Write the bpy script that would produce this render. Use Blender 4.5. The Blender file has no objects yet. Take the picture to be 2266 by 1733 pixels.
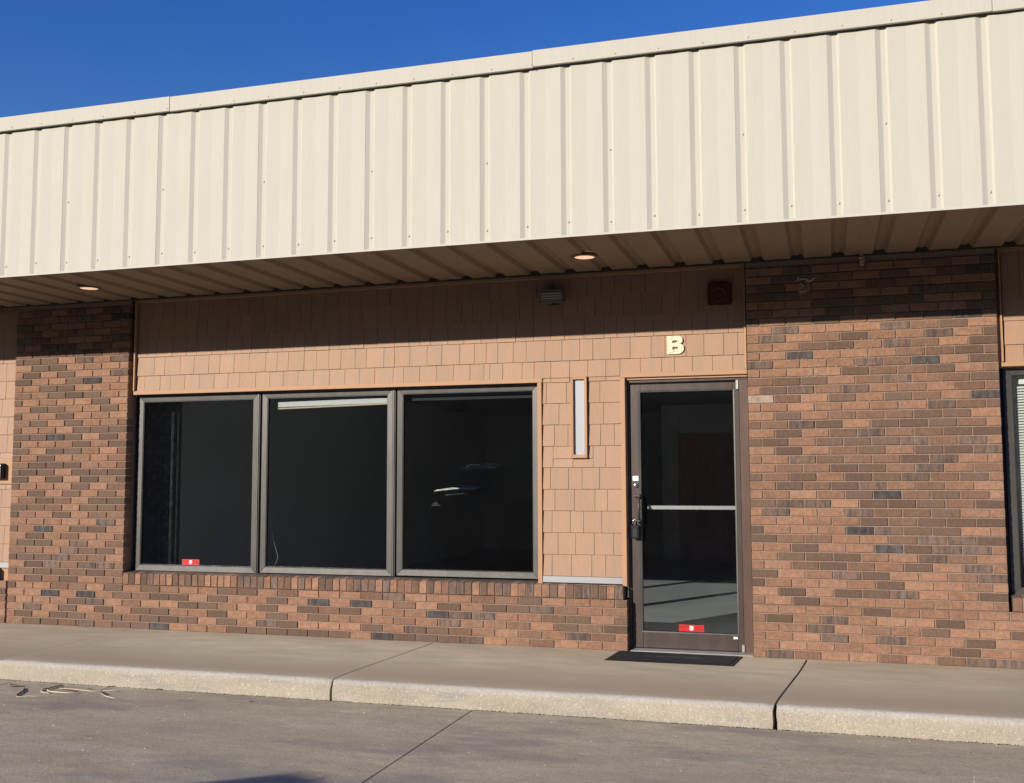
import bpy, bmesh, math, random
from mathutils import Vector, Matrix
random.seed(7)
PI = math.pi
scn = bpy.context.scene
COL = scn.collection

# ------------------------------------------------------------------ camera
CAM_POS = Vector((1.54, -8.341, 1.386))
pitch, yaw, roll, fpx = 0.0836, -0.2917, -0.0030, 2290.9
fwd = Vector((math.sin(yaw)*math.cos(pitch), math.cos(yaw)*math.cos(pitch), math.sin(pitch)))
rgt0 = Vector((math.cos(yaw), -math.sin(yaw), 0))
up0 = rgt0.cross(fwd)
rgt = math.cos(roll)*rgt0 + math.sin(roll)*up0
up = -math.sin(roll)*rgt0 + math.cos(roll)*up0
cam = bpy.data.cameras.new('camera')
cam.sensor_fit = 'HORIZONTAL'; cam.sensor_width = 36
cam.lens = 36*fpx/2266
cam.clip_start = 0.05; cam.clip_end = 3000
co = bpy.data.objects.new('camera', cam); COL.objects.link(co)
co.matrix_world = Matrix(((rgt.x, up.x, -fwd.x, CAM_POS.x), (rgt.y, up.y, -fwd.y, CAM_POS.y), (rgt.z, up.z, -fwd.z, CAM_POS.z), (0, 0, 0, 1)))
scn.camera = co

# ------------------------------------------------------------------ light
LDIR = Vector((0.57, 1.0, -0.368)).normalized()
world = bpy.data.worlds.new('World'); scn.world = world; world.use_nodes = True
wn = world.node_tree.nodes; wl = world.node_tree.links
bg = wn['Background']
sky = wn.new('ShaderNodeTexSky'); sky.sky_type = 'NISHITA'; sky.sun_disc = False
sky.sun_elevation = math.asin(-LDIR.z)
sky.sun_rotation = math.atan2(-LDIR.x, -LDIR.y)
sky.altitude = 600; sky.air_density = 1.25; sky.dust_density = 0.0; sky.ozone_density = 3.0
SKYSAT = wn.new('ShaderNodeHueSaturation'); SKYSAT.inputs['Saturation'].default_value = 1.38
SKYSAT.inputs['Hue'].default_value = 0.527
wl.new(sky.outputs[0], SKYSAT.inputs['Color']); wl.new(SKYSAT.outputs[0], bg.inputs[0])
bg.inputs[1].default_value = 0.135
sl = bpy.data.lights.new('sun', 'SUN'); sl.energy = 4.9; sl.angle = math.radians(0.53); sl.color = (1.0, 0.935, 0.83)
so = bpy.data.objects.new('sun', sl); COL.objects.link(so)
so.rotation_euler = LDIR.to_track_quat('-Z', 'Y').to_euler(); so.location = (-10, -20, 12)
scn.view_settings.view_transform = 'Standard'; scn.view_settings.look = 'None'
scn.view_settings.exposure = 0; scn.view_settings.gamma = 1; scn.view_settings.use_curve_mapping = False
scn.render.engine = 'CYCLES'
scn.cycles.max_bounces = 8; scn.cycles.diffuse_bounces = 1; scn.cycles.transparent_max_bounces = 12

# ------------------------------------------------------------------ constants
B = 0.2032; C = 0.06773; W = 0.977
ZS = 3.10            # soffit height
PLX0, PLX1 = -30*B, -23.5*B
PRX0, PRX1 = W, W+9*B
SY = 0.062           # siding backing plane

# ------------------------------------------------------------------ materials
def mat(name):
    m = bpy.data.materials.new(name); m.use_nodes = True
    return m, m.node_tree.nodes, m.node_tree.links, m.node_tree.nodes['Principled BSDF']
def N(n, t, **k):
    x = n.new(t)
    for a, b in k.items(): setattr(x, a, b)
    return x
def coords(n, l, scale=(1, 1, 1), kind='Position'):
    if kind == 'Position': s = N(n, 'ShaderNodeNewGeometry').outputs['Position']
    else: s = N(n, 'ShaderNodeTexCoord').outputs[kind]
    mp = N(n, 'ShaderNodeMapping'); mp.inputs['Scale'].default_value = scale
    l.new(s, mp.inputs['Vector']); return mp.outputs[0]
def noise(n, l, vec, scale, detail=4, rough=.6):
    x = N(n, 'ShaderNodeTexNoise'); x.inputs['Scale'].default_value = scale
    x.inputs['Detail'].default_value = detail; x.inputs['Roughness'].default_value = rough
    l.new(vec, x.inputs['Vector']); return x.outputs['Fac']
def ramp(n, l, fac, stops):
    r = N(n, 'ShaderNodeValToRGB')
    while len(r.color_ramp.elements) < len(stops): r.color_ramp.elements.new(.5)
    for e, (p, c) in zip(r.color_ramp.elements, stops):
        e.position = p; e.color = (c, c, c, 1) if not hasattr(c, '__len__') else (*c, 1)
    l.new(fac, r.inputs[0]); return r.outputs[0]
def mix(n, l, fac, a, b, mode='MIX'):
    x = N(n, 'ShaderNodeMix', data_type='RGBA', blend_type=mode)
    if isinstance(fac, (int, float)): x.inputs[0].default_value = fac
    else: l.new(fac, x.inputs[0])
    for i, v in ((6, a), (7, b)):
        if hasattr(v, 'links'): l.new(v, x.inputs[i])
        else: x.inputs[i].default_value = (*v, 1) if hasattr(v, '__len__') else (v, v, v, 1)
    return x.outputs[2]
def bump(n, l, h, bs, dist=.002, strength=1.0):
    b = N(n, 'ShaderNodeBump'); b.inputs['Distance'].default_value = dist; b.inputs['Strength'].default_value = strength
    l.new(h, b.inputs['Height']); l.new(b.outputs[0], bs.inputs['Normal'])
def math_(n, l, op, a, b):
    x = N(n, 'ShaderNodeMath', operation=op)
    for i, v in ((0, a), (1, b)):
        if hasattr(v, 'links'): l.new(v, x.inputs[i])
        else: x.inputs[i].default_value = v
    return x.outputs[0]
def objrand(n, l, lo, hi):
    r = N(n, 'ShaderNodeObjectInfo').outputs['Random']
    return math_(n, l, 'MULTIPLY_ADD', r, hi-lo) if False else _ma(n, l, r, hi-lo, lo)
def _ma(n, l, v, a, b):
    x = N(n, 'ShaderNodeMath', operation='MULTIPLY_ADD'); l.new(v, x.inputs[0])
    x.inputs[1].default_value = a; x.inputs[2].default_value = b; return x.outputs[0]
def plain(name, col, rough=.5, metal=0, var=.0, scale=20, spec=None, bmp=0, stretch=(1, 1, 1)):
    m, n, l, b = mat(name)
    b.inputs['Base Color'].default_value = (*col, 1); b.inputs['Roughness'].default_value = rough
    b.inputs['Metallic'].default_value = metal
    if spec is not None: b.inputs['Specular IOR Level'].default_value = spec
    if var:
        v = coords(n, l, stretch); f = noise(n, l, v, scale)
        r = ramp(n, l, f, [(.25, 1-var), (.75, 1+var)])
        c = mix(n, l, 1, col, r, 'MULTIPLY'); l.new(c, b.inputs['Base Color'])
        if bmp: bump(n, l, f, b, bmp)
    return m

def brick_mat(name, col, kind):
    m, n, l, b = mat(name); b.inputs['Roughness'].default_value = .88
    b.inputs['Specular IOR Level'].default_value = .15
    v = coords(n, l, (1, 1, 1))
    big = noise(n, l, v, 9, 3, .6); fine = noise(n, l, v, 160, 3, .75); mid = noise(n, l, v, 45, 4, .7)
    c = mix(n, l, 1, col, ramp(n, l, mid, [(.28, .74), (.72, 1.2)]), 'MULTIPLY')
    hue = mix(n, l, ramp(n, l, big, [(.35, 0), (.65, 1)]), (1.0, 1.0, 1.0), (1.05, .93, .86))
    c = mix(n, l, 1, c, hue, 'MULTIPLY')
    c = mix(n, l, ramp(n, l, noise(n, l, coords(n, l, (1, 1, 1.6)), 13, 4, .65), [(.42, 0), (.70, .5)]), c, (.16, .10, .07))
    c = mix(n, l, ramp(n, l, fine, [(.62, 0), (.72, .55)]), c, (.09, .05, .03))
    c = mix(n, l, ramp(n, l, noise(n, l, v, 120, 2, .5), [(.70, 0), (.76, .6)]), c, (.62, .42, .28))
    if kind in 'LMD':   # faint vertical wire-cut smears
        st = noise(n, l, coords(n, l, (1, 1, .16)), 55, 3, .6)
        amt = {'L': .22, 'M': .45, 'D': .35}[kind]
        c = mix(n, l, ramp(n, l, st, [(.5, 0), (.72, amt)]), c, (.10, .07, .055))
    if kind == 'K':
        st = noise(n, l, coords(n, l, (1, 1, .22)), 26, 5, .7)
        c = mix(n, l, ramp(n, l, st, [(.46, 0), (.60, .75)]), c, (.075, .066, .062))
        st2 = noise(n, l, coords(n, l, (1, 1, .3)), 18, 3, .6)
        c = mix(n, l, ramp(n, l, st2, [(.5, 0), (.7, .5)]), c, (.25, .21, .18))
    if kind == 'B':
        st = noise(n, l, coords(n, l, (1, 1, .4)), 25, 4, .65)
        c = mix(n, l, ramp(n, l, st, [(.42, 0), (.66, .8)]), c, (.125, .12, .118))
    r = objrand(n, l, .82, 1.14)
    c = mix(n, l, 1, c, r, 'MULTIPLY')
    l.new(c, b.inputs['Base Color'])
    h = math_(n, l, 'ADD', math_(n, l, 'MULTIPLY', mid, .6), math_(n, l, 'MULTIPLY', fine, .5))
    bump(n, l, h, b, .0022)
    return m
BM = {'L': brick_mat('brick_orange', (.36, .205, .132), 'L'), 'M': brick_mat('brick_brown', (.25, .148, .10), 'M'),
      'D': brick_mat('brick_dark_brown', (.172, .115, .084), 'D'), 'K': brick_mat('brick_flashed', (.21, .14, .105), 'K'),
      'B': brick_mat('brick_blue_black', (.062, .056, .054), 'B'), 'W': brick_mat('brick_limewashed', (0.528, 0.416, 0.336), 'L')}
def mortar_mat():
    m, n, l, b = mat('mortar'); b.inputs['Roughness'].default_value = .95
    v = coords(n, l); f = noise(n, l, v, 60, 4, .7); g = noise(n, l, v, 3, 3)
    c = mix(n, l, 1, (.335, .222, .16), ramp(n, l, f, [(.3, .8), (.7, 1.12)]), 'MULTIPLY')
    c = mix(n, l, ramp(n, l, g, [(.45, 0), (.75, .35)]), c, (.34, .25, .18))
    l.new(c, b.inputs['Base Color']); bump(n, l, f, b, .003); return m
M_mortar = mortar_mat()
def shake_mat(name, col, amt=1):
    m, n, l, b = mat(name); b.inputs['Roughness'].default_value = .55
    b.inputs['Specular IOR Level'].default_value = .3
    g = noise(n, l, coords(n, l, (1, 1, .02)), 260, 3, .6)
    w = noise(n, l, coords(n, l, (1, 1, .12)), 16, 3, .6)
    c = mix(n, l, 1, col, ramp(n, l, g, [(.3, 1-.09*amt), (.7, 1+.06*amt)]), 'MULTIPLY')
    c = mix(n, l, ramp(n, l, w, [(.42, 0), (.70, .75*amt)]), c, (col[0]*.82, col[1]*.95, col[2]*1.03))
    c = mix(n, l, 1, c, objrand(n, l, .95, 1.04), 'MULTIPLY')
    z = N(n, 'ShaderNodeSeparateXYZ'); l.new(N(n, 'ShaderNodeNewGeometry').outputs['Position'], z.inputs[0])
    l.new(c, b.inputs['Base Color']); bump(n, l, g, b, .0012); return m
M_shake = shake_mat('painted_shake', (.455, .265, .165))
M_trim = shake_mat('painted_trim', (.515, .29, .16), .4)
def metal_paint():
    m, n, l, b = mat('cream_metal'); b.inputs['Roughness'].default_value = .68
    b.inputs['Specular IOR Level'].default_value = .18
    st = noise(n, l, coords(n, l, (1, 1, .03)), 70, 4, .6)
    lg = noise(n, l, coords(n, l, (1, 1, .5)), 4, 3, .5)
    ow = noise(n, l, coords(n, l, (.5, 1, .5)), 1.7, 2, .5)
    c = mix(n, l, 1, (.61, .562, .455), ramp(n, l, st, [(.3, .965), (.7, 1.02)]), 'MULTIPLY')
    c = mix(n, l, ramp(n, l, lg, [(.45, 0), (.8, .3)]), c, (.58, .53, .43))
    l.new(c, b.inputs['Base Color']); bump(n, l, ow, b, .02, .3); return m
M_cream = metal_paint()
def soffit_mat():
    m, n, l, b = mat('soffit_metal'); b.inputs['Roughness'].default_value = .75
    st = noise(n, l, coords(n, l, (1, .05, 1)), 60, 4, .6); bl = noise(n, l, coords(n, l), 5, 3)
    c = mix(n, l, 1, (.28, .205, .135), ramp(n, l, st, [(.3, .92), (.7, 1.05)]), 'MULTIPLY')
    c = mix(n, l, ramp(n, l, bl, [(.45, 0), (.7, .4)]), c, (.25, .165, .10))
    l.new(c, b.inputs['Base Color']); return m
M_soffit = soffit_mat()
def frame_mat(name, col):
    m, n, l, b = mat(name); b.inputs['Roughness'].default_value = .42; b.inputs['Metallic'].default_value = .25
    f = noise(n, l, coords(n, l, (1, 1, .25)), 9, 5, .65); s = noise(n, l, coords(n, l), 230, 2, .5)
    c = mix(n, l, 1, col, ramp(n, l, f, [(.3, .78), (.7, 1.25)]), 'MULTIPLY')
    c = mix(n, l, ramp(n, l, s, [(.73, 0), (.77, .7)]), c, (.5, .48, .45))
    l.new(c, b.inputs['Base Color']); bump(n, l, f, b, .001); return m
M_bronze = frame_mat('weathered_bronze', (.090, .081, .072))
M_door = frame_mat('dark_bronze', (.078, .054, .044))
M_jamb = frame_mat('brown_jamb', (.125, .074, .055))
M_gasket = plain('black_gasket', (.012, .012, .013), .5)
M_alu = plain('aluminium', (.62, .61, .60), .35, .7, .08, 30)
M_steel = plain('polished_steel', (.78, .76, .72), .22, 1)
M_flash = plain('galvanised_flashing', (0.400, 0.400, 0.400), .42, .45, .07, 25, stretch=(.2, 1, 1))
M_silver = plain('silver_blank', (.44, .45, .475), .45, 0, .02, 8, stretch=(1, 1, .3))
M_white = plain('white_plastic', (.82, .80, .76), .4)
M_black = plain('black_rubber', (.014, .014, .015), .55, var=.25, scale=90)
M_blackpl = plain('black_plastic', (.010, .010, .012), .35)
M_red = plain('red_vinyl', (.62, .018, .02), .4)
M_dred = plain('dark_red_print', (.26, .008, .01), .5)
M_greyprint = plain('grey_print', (.32, .31, .32), .5)
M_horn = plain('maroon_plastic', (.085, .022, .014), .4)
M_lens = plain('dusty_lens', (.40, .36, .27), .25, var=.25, scale=60)
M_mud = plain('dried_mud', (.42, .34, .25), .95, var=.35, scale=80, bmp=.004)
M_straw = plain('straw', (.80, .63, .42), .7, var=.2, scale=60)
M_leaf = plain('dead_leaf', (.10, .045, .03), .8, var=.4, scale=60)
M_twig = plain('dark_stem', (.07, .045, .03), .85, var=.4, scale=60)
M_litter = plain('white_litter', (.8, .79, .75), .6)
def gold_mat():
    m, n, l, b = mat('peeling_gold_number'); b.inputs['Roughness'].default_value = .38
    f = noise(n, l, coords(n, l), 70, 4, .65)
    l.new(mix(n, l, ramp(n, l, f, [(.52, 0), (.6, 1)]), (.82, .76, .53), (.5, .45, .32)), b.inputs['Base Color'])
    return m
M_gold = gold_mat()
def glass_mat(name, tint, k=1.0):
    m, n, l, b = mat(name); n.remove(b); out = n['Material Output']
    t = N(n, 'ShaderNodeBsdfTransparent'); t.inputs[0].default_value = (*tint, 1)
    g = N(n, 'ShaderNodeBsdfGlossy'); g.inputs['Roughness'].default_value = .0; g.inputs[0].default_value = (k, k, k, 1)
    fr = N(n, 'ShaderNodeFresnel'); fr.inputs[0].default_value = 1.5
    x = N(n, 'ShaderNodeMixShader'); l.new(fr.outputs[0], x.inputs[0]); l.new(t.outputs[0], x.inputs[1]); l.new(g.outputs[0], x.inputs[2])
    # dust film with specks
    d = N(n, 'ShaderNodeBsdfDiffuse'); d.inputs[0].default_value = (.5, .5, .5, 1)
    v = coords(n, l); sp = noise(n, l, v, 130, 2, .5); sm = noise(n, l, v, 3, 3, .6)
    f1 = ramp(n, l, sp, [(.745, 0), (.79, .22)]); f2 = ramp(n, l, sm, [(.3, .003), (.8, .006)])
    a = math_(n, l, 'ADD', f1, f2)
    y = N(n, 'ShaderNodeMixShader'); l.new(a, y.inputs[0]); l.new(x.outputs[0], y.inputs[1]); l.new(d.outputs[0], y.inputs[2])
    l.new(y.outputs[0], out.inputs[0]); return m
M_glass = glass_mat('window_glass', (.84, .86, .86), .75)
M_glassd = glass_mat('door_glass', (.93, .945, .945), .75)
def emit(name, col, s):
    m, n, l, b = mat(name); b.inputs['Emission Color'].default_value = (*col, 1); b.inputs['Emission Strength'].default_value = s
    b.inputs['Base Color'].default_value = (.8, .7, .6, 1); return m
M_lamp = emit('lit_diffuser', (1.0, .62, .40), .8)

def concrete(name, col, kind):
    m, n, l, b = mat(name); b.inputs['Roughness'].default_value = .85; b.inputs['Specular IOR Level'].default_value = .25
    v = coords(n, l); vs = coords(n, l, (.35, 1.0, 1))
    big = noise(n, l, vs, 1.3, 5, .6); med = noise(n, l, coords(n, l, (.3, 1, 1)), 7, 4, .65)
    fine = noise(n, l, v, 130, 3, .8); grit = noise(n, l, v, 60, 2, .6)
    amt = {'walk': .12, 'lot': .24, 'curb': .2}[kind]
    c = mix(n, l, 1, col, ramp(n, l, fine, [(.3, 1-amt*1.6), (.7, 1+amt*1.4)]), 'MULTIPLY')
    c = mix(n, l, 1, c, ramp(n, l, med, [(.3, .86), (.7, 1.10)]), 'MULTIPLY')
    c = mix(n, l, 1, c, ramp(n, l, noise(n, l, coords(n, l, (.5, 1, 1)), 2.3, 6, .65), [(.3, .84), (.7, 1.12)]), 'MULTIPLY')
    if kind == 'lot': c = mix(n, l, 1, c, ramp(n, l, noise(n, l, coords(n, l, (.6, 1, 1)), 36, 6, .85), [(.3, .74), (.7, 1.22)]), 'MULTIPLY')
    warm = {'walk': (.50, .395, .265), 'lot': (.46, .36, .24), 'curb': (.47, .40, .29)}[kind]
    c = mix(n, l, ramp(n, l, big, [(.42, 0), (.66, .55)]), c, warm)
    if kind == 'lot':
        oil = noise(n, l, coords(n, l, (.5, 1.3, 1)), 1.9, 4, .6)
        c = mix(n, l, ramp(n, l, oil, [(.52, 0), (.66, .55)]), c, (.25, .22, .20))
        rust = noise(n, l, coords(n, l, (.3, 1.6, 1)), 3.1, 4, .65)
        c = mix(n, l, ramp(n, l, rust, [(.58, 0), (.70, .5)]), c, (.44, .31, .20))
        c = mix(n, l, ramp(n, l, noise(n, l, coords(n, l, (.7, 1, 1)), 42, 2, .6), [(.70, 0), (.74, .7)]), c, (.10, .085, .075))
        c = mix(n, l, ramp(n, l, noise(n, l, coords(n, l, (.9, 1, 1)), 75, 2, .5), [(.72, 0), (.77, .6)]), c, (.75, .70, .6))
    if kind == 'walk':
        # the outer part of the walk is browner with trodden dirt, pale scuffs nearer the wall
        s = N(n, 'ShaderNodeSeparateXYZ'); l.new(N(n, 'ShaderNodeNewGeometry').outputs['Position'], s.inputs[0])
        yy = N(n, 'ShaderNodeMapRange'); yy.inputs[1].default_value = -.75; yy.inputs[2].default_value = -1.45
        l.new(math_(n, l, 'ADD', s.outputs[1], math_(n, l, 'MULTIPLY', math_(n, l, 'SUBTRACT', big, .5), 1.2)), yy.inputs[0])
        c = mix(n, l, math_(n, l, 'MULTIPLY', yy.outputs[0], .95), c, (.49, .38, .26))
        sc = noise(n, l, coords(n, l, (.15, 1.6, 1)), 6, 4, .7)
        c = mix(n, l, ramp(n, l, sc, [(.68, 0), (.76, .35)]), c, (.68, .62, .55))
    if kind == 'curb':
        pale = noise(n, l, coords(n, l, (.35, 1, 1)), 5, 4, .7)
        s = N(n, 'ShaderNodeSeparateXYZ'); l.new(N(n, 'ShaderNodeNewGeometry').outputs['Position'], s.inputs[0])
        zz = N(n, 'ShaderNodeMapRange'); zz.inputs[1].default_value = -.05; zz.inputs[2].default_value = -.012
        l.new(math_(n, l, 'ADD', s.outputs[2], math_(n, l, 'MULTIPLY', math_(n, l, 'SUBTRACT', pale, .5), .05)), zz.inputs[0])
        c = mix(n, l, math_(n, l, 'MULTIPLY', zz.outputs[0], .6), c, (.56, .52, .46))
        tyre = noise(n, l, coords(n, l, (.6, 1, 5)), 2.2, 5, .7)
        c = mix(n, l, ramp(n, l, tyre, [(.57, 0), (.66, .5)]), c, (.25, .25, .26))
        gg = noise(n, l, v, 62, 3, .7)
        c = mix(n, l, ramp(n, l, gg, [(.60, 0), (.68, .6)]), c, (.26, .20, .14))
        c = mix(n, l, ramp(n, l, gg, [(.34, .55), (.40, 0)]), c, (.78, .70, .55))
    l.new(c, b.inputs['Base Color'])
    h = math_(n, l, 'ADD', math_(n, l, 'MULTIPLY', fine, .5), math_(n, l, 'MULTIPLY', grit, .7))
    bump(n, l, h, b, {'walk': .0008, 'lot': .0028, 'curb': .006}[kind]); return m
M_walk = concrete('walk_concrete', (.66, .56, .385), 'walk')
M_lot = concrete('lot_concrete', (.565, .475, .33), 'lot')
M_curb = concrete('curb_aggregate', (.46, .395, .30), 'curb')
M_dirt = plain('joint_dirt', (.045, .033, .022), .95, var=.4, scale=60)

# ------------------------------------------------------------------ helpers
def tag(o, label=None, cat=None, group=None, kind=None):
    if label: o['label'] = label
    if cat: o['category'] = cat
    if group: o['group'] = group
    if kind: o['kind'] = kind
    return o
def empty(name, loc=(0, 0, 0), label=None, cat=None, group=None, kind=None):
    o = bpy.data.objects.new(name, None); COL.objects.link(o); o.location = loc
    return tag(o, label, cat, group, kind)
class MB:
    def __init__(s): s.v = []; s.f = []; s.m = []
    def add(s, vs, fs, mi=0):
        k = len(s.v); s.v += [tuple(v) for v in vs]; s.f += [tuple(i+k for i in f) for f in fs]; s.m += [mi]*len(fs); return s
    def box(s, x0, x1, y0, y1, z0, z1, mi=0):
        vs = [(x0, y0, z0), (x1, y0, z0), (x1, y1, z0), (x0, y1, z0), (x0, y0, z1), (x1, y0, z1), (x1, y1, z1), (x0, y1, z1)]
        return s.add(vs, [(0, 3, 2, 1), (4, 5, 6, 7), (0, 1, 5, 4), (1, 2, 6, 5), (2, 3, 7, 6), (3, 0, 4, 7)], mi)
    def face_box(s, x0, x1, y0, y1, z0, z1, c=.003, mi=0):
        """box whose front (y0) edges are chamfered"""
        vs = [(x0+c, y0, z0+c), (x1-c, y0, z0+c), (x1-c, y0, z1-c), (x0+c, y0, z1-c),
              (x0, y0+c, z0), (x1, y0+c, z0), (x1, y0+c, z1), (x0, y0+c, z1),
              (x0, y1, z0), (x1, y1, z0), (x1, y1, z1), (x0, y1, z1)]
        fs = [(0, 1, 2, 3)]
        for a in range(4):
            b = (a+1) % 4
            fs += [(a, a+4, b+4, b), (a+4, a+8, b+8, b+4)]
        fs += [(11, 10, 9, 8)]
        return s.add(vs, fs, mi)
    def prism(s, prof, a0, a1, axis='z', mi=0, cap=True):
        """closed 2D profile extruded. axis z: prof=(x,y); axis y: prof=(x,z); axis x: prof=(y,z)"""
        P = {'z': lambda p, t: (p[0], p[1], t), 'y': lambda p, t: (p[0], t, p[1]), 'x': lambda p, t: (t, p[0], p[1])}[axis]
        n = len(prof); vs = [P(p, a0) for p in prof]+[P(p, a1) for p in prof]
        fs = [(i, (i+1) % n, (i+1) % n+n, i+n) for i in range(n)]
        if cap: fs += [tuple(range(n-1, -1, -1)), tuple(range(n, 2*n))]
        return s.add(vs, fs, mi)
    def tube(s, pts, r, seg=8, mi=0, cap=True):
        pts = [Vector(p) for p in pts]; rs = r if hasattr(r, '__len__') else [r]*len(pts)
        vs = []; prev = None
        for i, p in enumerate(pts):
            d = (pts[min(i+1, len(pts)-1)]-pts[max(i-1, 0)]).normalized()
            if prev is None: a = d.orthogonal().normalized()
            else: a = (prev-d*prev.dot(d)).normalized()
            prev = a; b = d.cross(a)
            for k in range(seg):
                t = 2*PI*k/seg; vs.append(p+rs[i]*(math.cos(t)*a+math.sin(t)*b))
        fs = []
        for i in range(len(pts)-1):
            for k in range(seg):
                k2 = (k+1) % seg; fs.append((i*seg+k, i*seg+k2, (i+1)*seg+k2, (i+1)*seg+k))
        if cap: fs += [tuple(range(seg-1, -1, -1)), tuple(range((len(pts)-1)*seg, len(pts)*seg))]
        return s.add(vs, fs, mi)
    def lathe(s, prof, origin, axis='z', seg=24, mi=0):
        vs = []; o = Vector(origin)
        for (r, h) in prof:
            for k in range(seg):
                t = 2*PI*k/seg; a, b = r*math.cos(t), r*math.sin(t)
                vs.append(o+(Vector((a, b, h)) if axis == 'z' else Vector((a, h, b)) if axis == 'y' else Vector((h, a, b))))
        fs = []
        for i in range(len(prof)-1):
            for k in range(seg):
                k2 = (k+1) % seg; fs.append((i*seg+k, i*seg+k2, (i+1)*seg+k2, (i+1)*seg+k))
        return s.add(vs, fs, mi)
    def mesh(s, name, mats, fixn=True, smooth=False):
        me = bpy.data.meshes.new(name); me.from_pydata(s.v, [], s.f)
        for m in (mats if isinstance(mats, (list, tuple)) else [mats]): me.materials.append(m)
        me.polygons.foreach_set('material_index', s.m)
        if fixn:
            bm = bmesh.new(); bm.from_mesh(me); bmesh.ops.recalc_face_normals(bm, faces=bm.faces); bm.to_mesh(me); bm.free()
        if smooth:
            me.polygons.foreach_set('use_smooth', [True]*len(me.polygons))
        me.update(); return me
    def obj(s, name, mats, parent=None, loc=(0, 0, 0), bevel=0, smooth=False, seg=1):
        me = s.mesh(name, mats, smooth=smooth)
        if bevel:
            bm = bmesh.new(); bm.from_mesh(me)
            bmesh.ops.bevel(bm, geom=[e for e in bm.edges if len(e.link_faces) == 2 and e.calc_face_angle(0) > .6], offset=bevel, segments=seg, affect='EDGES', clamp_overlap=True)
            bm.to_mesh(me); bm.free()
        return link(name, me, parent, loc)
def link(name, me, parent=None, loc=(0, 0, 0)):
    o = bpy.data.objects.new(name, me); COL.objects.link(o); o.location = loc
    if parent is not None: o.parent = parent
    return o
def mitre(x0, x1, z0, z1, wl_, wr, wb, wt, y0, y1, lip=.003):
    """mitred rectangular frame of four members, seen from -y; outer rect, member widths"""
    mb = MB(); O = [(x0, z0), (x1, z0), (x1, z1), (x0, z1)]; I = [(x0+wl_, z0+wb), (x1-wr, z0+wb), (x1-wr, z1-wt), (x0+wl_, z1-wt)]
    g = .0006
    for a in range(4):
        b = (a+1) % 4
        q = [O[a], O[b], I[b], I[a]]
        cx = sum(p[0] for p in q)/4; cz = sum(p[1] for p in q)/4
        dx, dz = O[b][0]-O[a][0], O[b][1]-O[a][1]; L = math.hypot(dx, dz); ux, uz = dx/L, dz/L
        q = [(O[a][0]+ux*g, O[a][1]+uz*g), (O[b][0]-ux*g, O[b][1]-uz*g), (I[b][0]-ux*g, I[b][1]-uz*g), (I[a][0]+ux*g, I[a][1]+uz*g)]
        # slight inner slope
        vs = [(q[0][0], y0, q[0][1]), (q[1][0], y0, q[1][1]), (q[2][0], y0+lip, q[2][1]), (q[3][0], y0+lip, q[3][1])]
        vs += [(p[0], y1, p[1]) for p in q]
        mb.add(vs, [(0, 1, 2, 3), (7, 6, 5, 4), (0, 4, 5, 1), (1, 5, 6, 2), (2, 6, 7, 3), (3, 7, 4, 0)])
    return mb

# ------------------------------------------------------------------ bricks
BW = B-.0095; BH = C-.0095; BD = .095
brick_me = {}
def brick_mesh(cls, kind):
    k = (cls, kind, random.randrange(3))
    if k not in brick_me:
        w = {'f': BW, 'h': B/2-.0095, 'r': C-.0075}[kind]; h = BH
        mb = MB()
        if kind == 'r':      # rowlock brick, sloping top, stands proud of the wall
            mb.face_box(-w/2, w/2, -.014, .10, -.049, .051, .003)
            mb.v = [(x, y, z+(.012*(y+.014)/.114 if z > 0 else 0)) for x, y, z in mb.v]
        else:
            mb.face_box(-w/2, w/2, 0, BD, -h/2, h/2, .0028)
        mb.v = [(x+random.uniform(-.0012, .0012), y, z+random.uniform(-.0009, .0009)) for x, y, z in mb.v]
        brick_me[k] = mb.mesh('brick', BM[cls])
    return brick_me[k]
def pick(r=random):
    t = r.random()
    return 'L' if t < .47 else 'M' if t < .66 else 'D' if t < .86 else 'K' if t < .96 else 'B'
R_RIGHT = {1: 'LKMLLMLMK', 2: 'LLLLLLLDL', 3: 'LLLKLKLLDL', 4: 'LLKLMLDLL', 5: 'MDLKLLLDLL', 6: 'LLLLDLLLL', 7: 'MLDLLLLLLM', 8: 'LDLDDKLLD',
    9: 'DLLLLDLLML', 10: 'DLLKDLLMK', 11: 'LLMDMLDLKL', 12: 'LDMDLLKML', 13: 'LLDLLBMKKL', 14: 'DMMLLMKKM', 15: 'MLLLBKMDLL', 16: 'LLLLDMDDD',
    17: 'LKLLKMMDLL', 18: 'DKKLDMDMD', 19: 'LLLLMBMDML', 20: 'LDMDKLMLL', 21: 'DMDLDDKMDL', 22: 'LMMDDMKLM', 23: 'LLKMMMDKLL', 24: 'LDLMDLDDK',
    25: 'MMLDDDKMKL', 26: 'LMLMKMMDD', 27: 'MMKDLMDMML', 28: 'LMLMMMDDL', 29: 'LLLLLLLKMM', 30: 'WMLDLDMLB', 31: 'LDKMKLMLMM', 32: 'MDDLMKLMD',
    33: 'LLLLDMMDLM', 34: 'KLLLKMBLM', 35: 'LLBLLLMMDM', 36: 'LLDDLKMLD', 37: 'LKLMDLLKLD', 38: 'LKLLLKMDL'}
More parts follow.
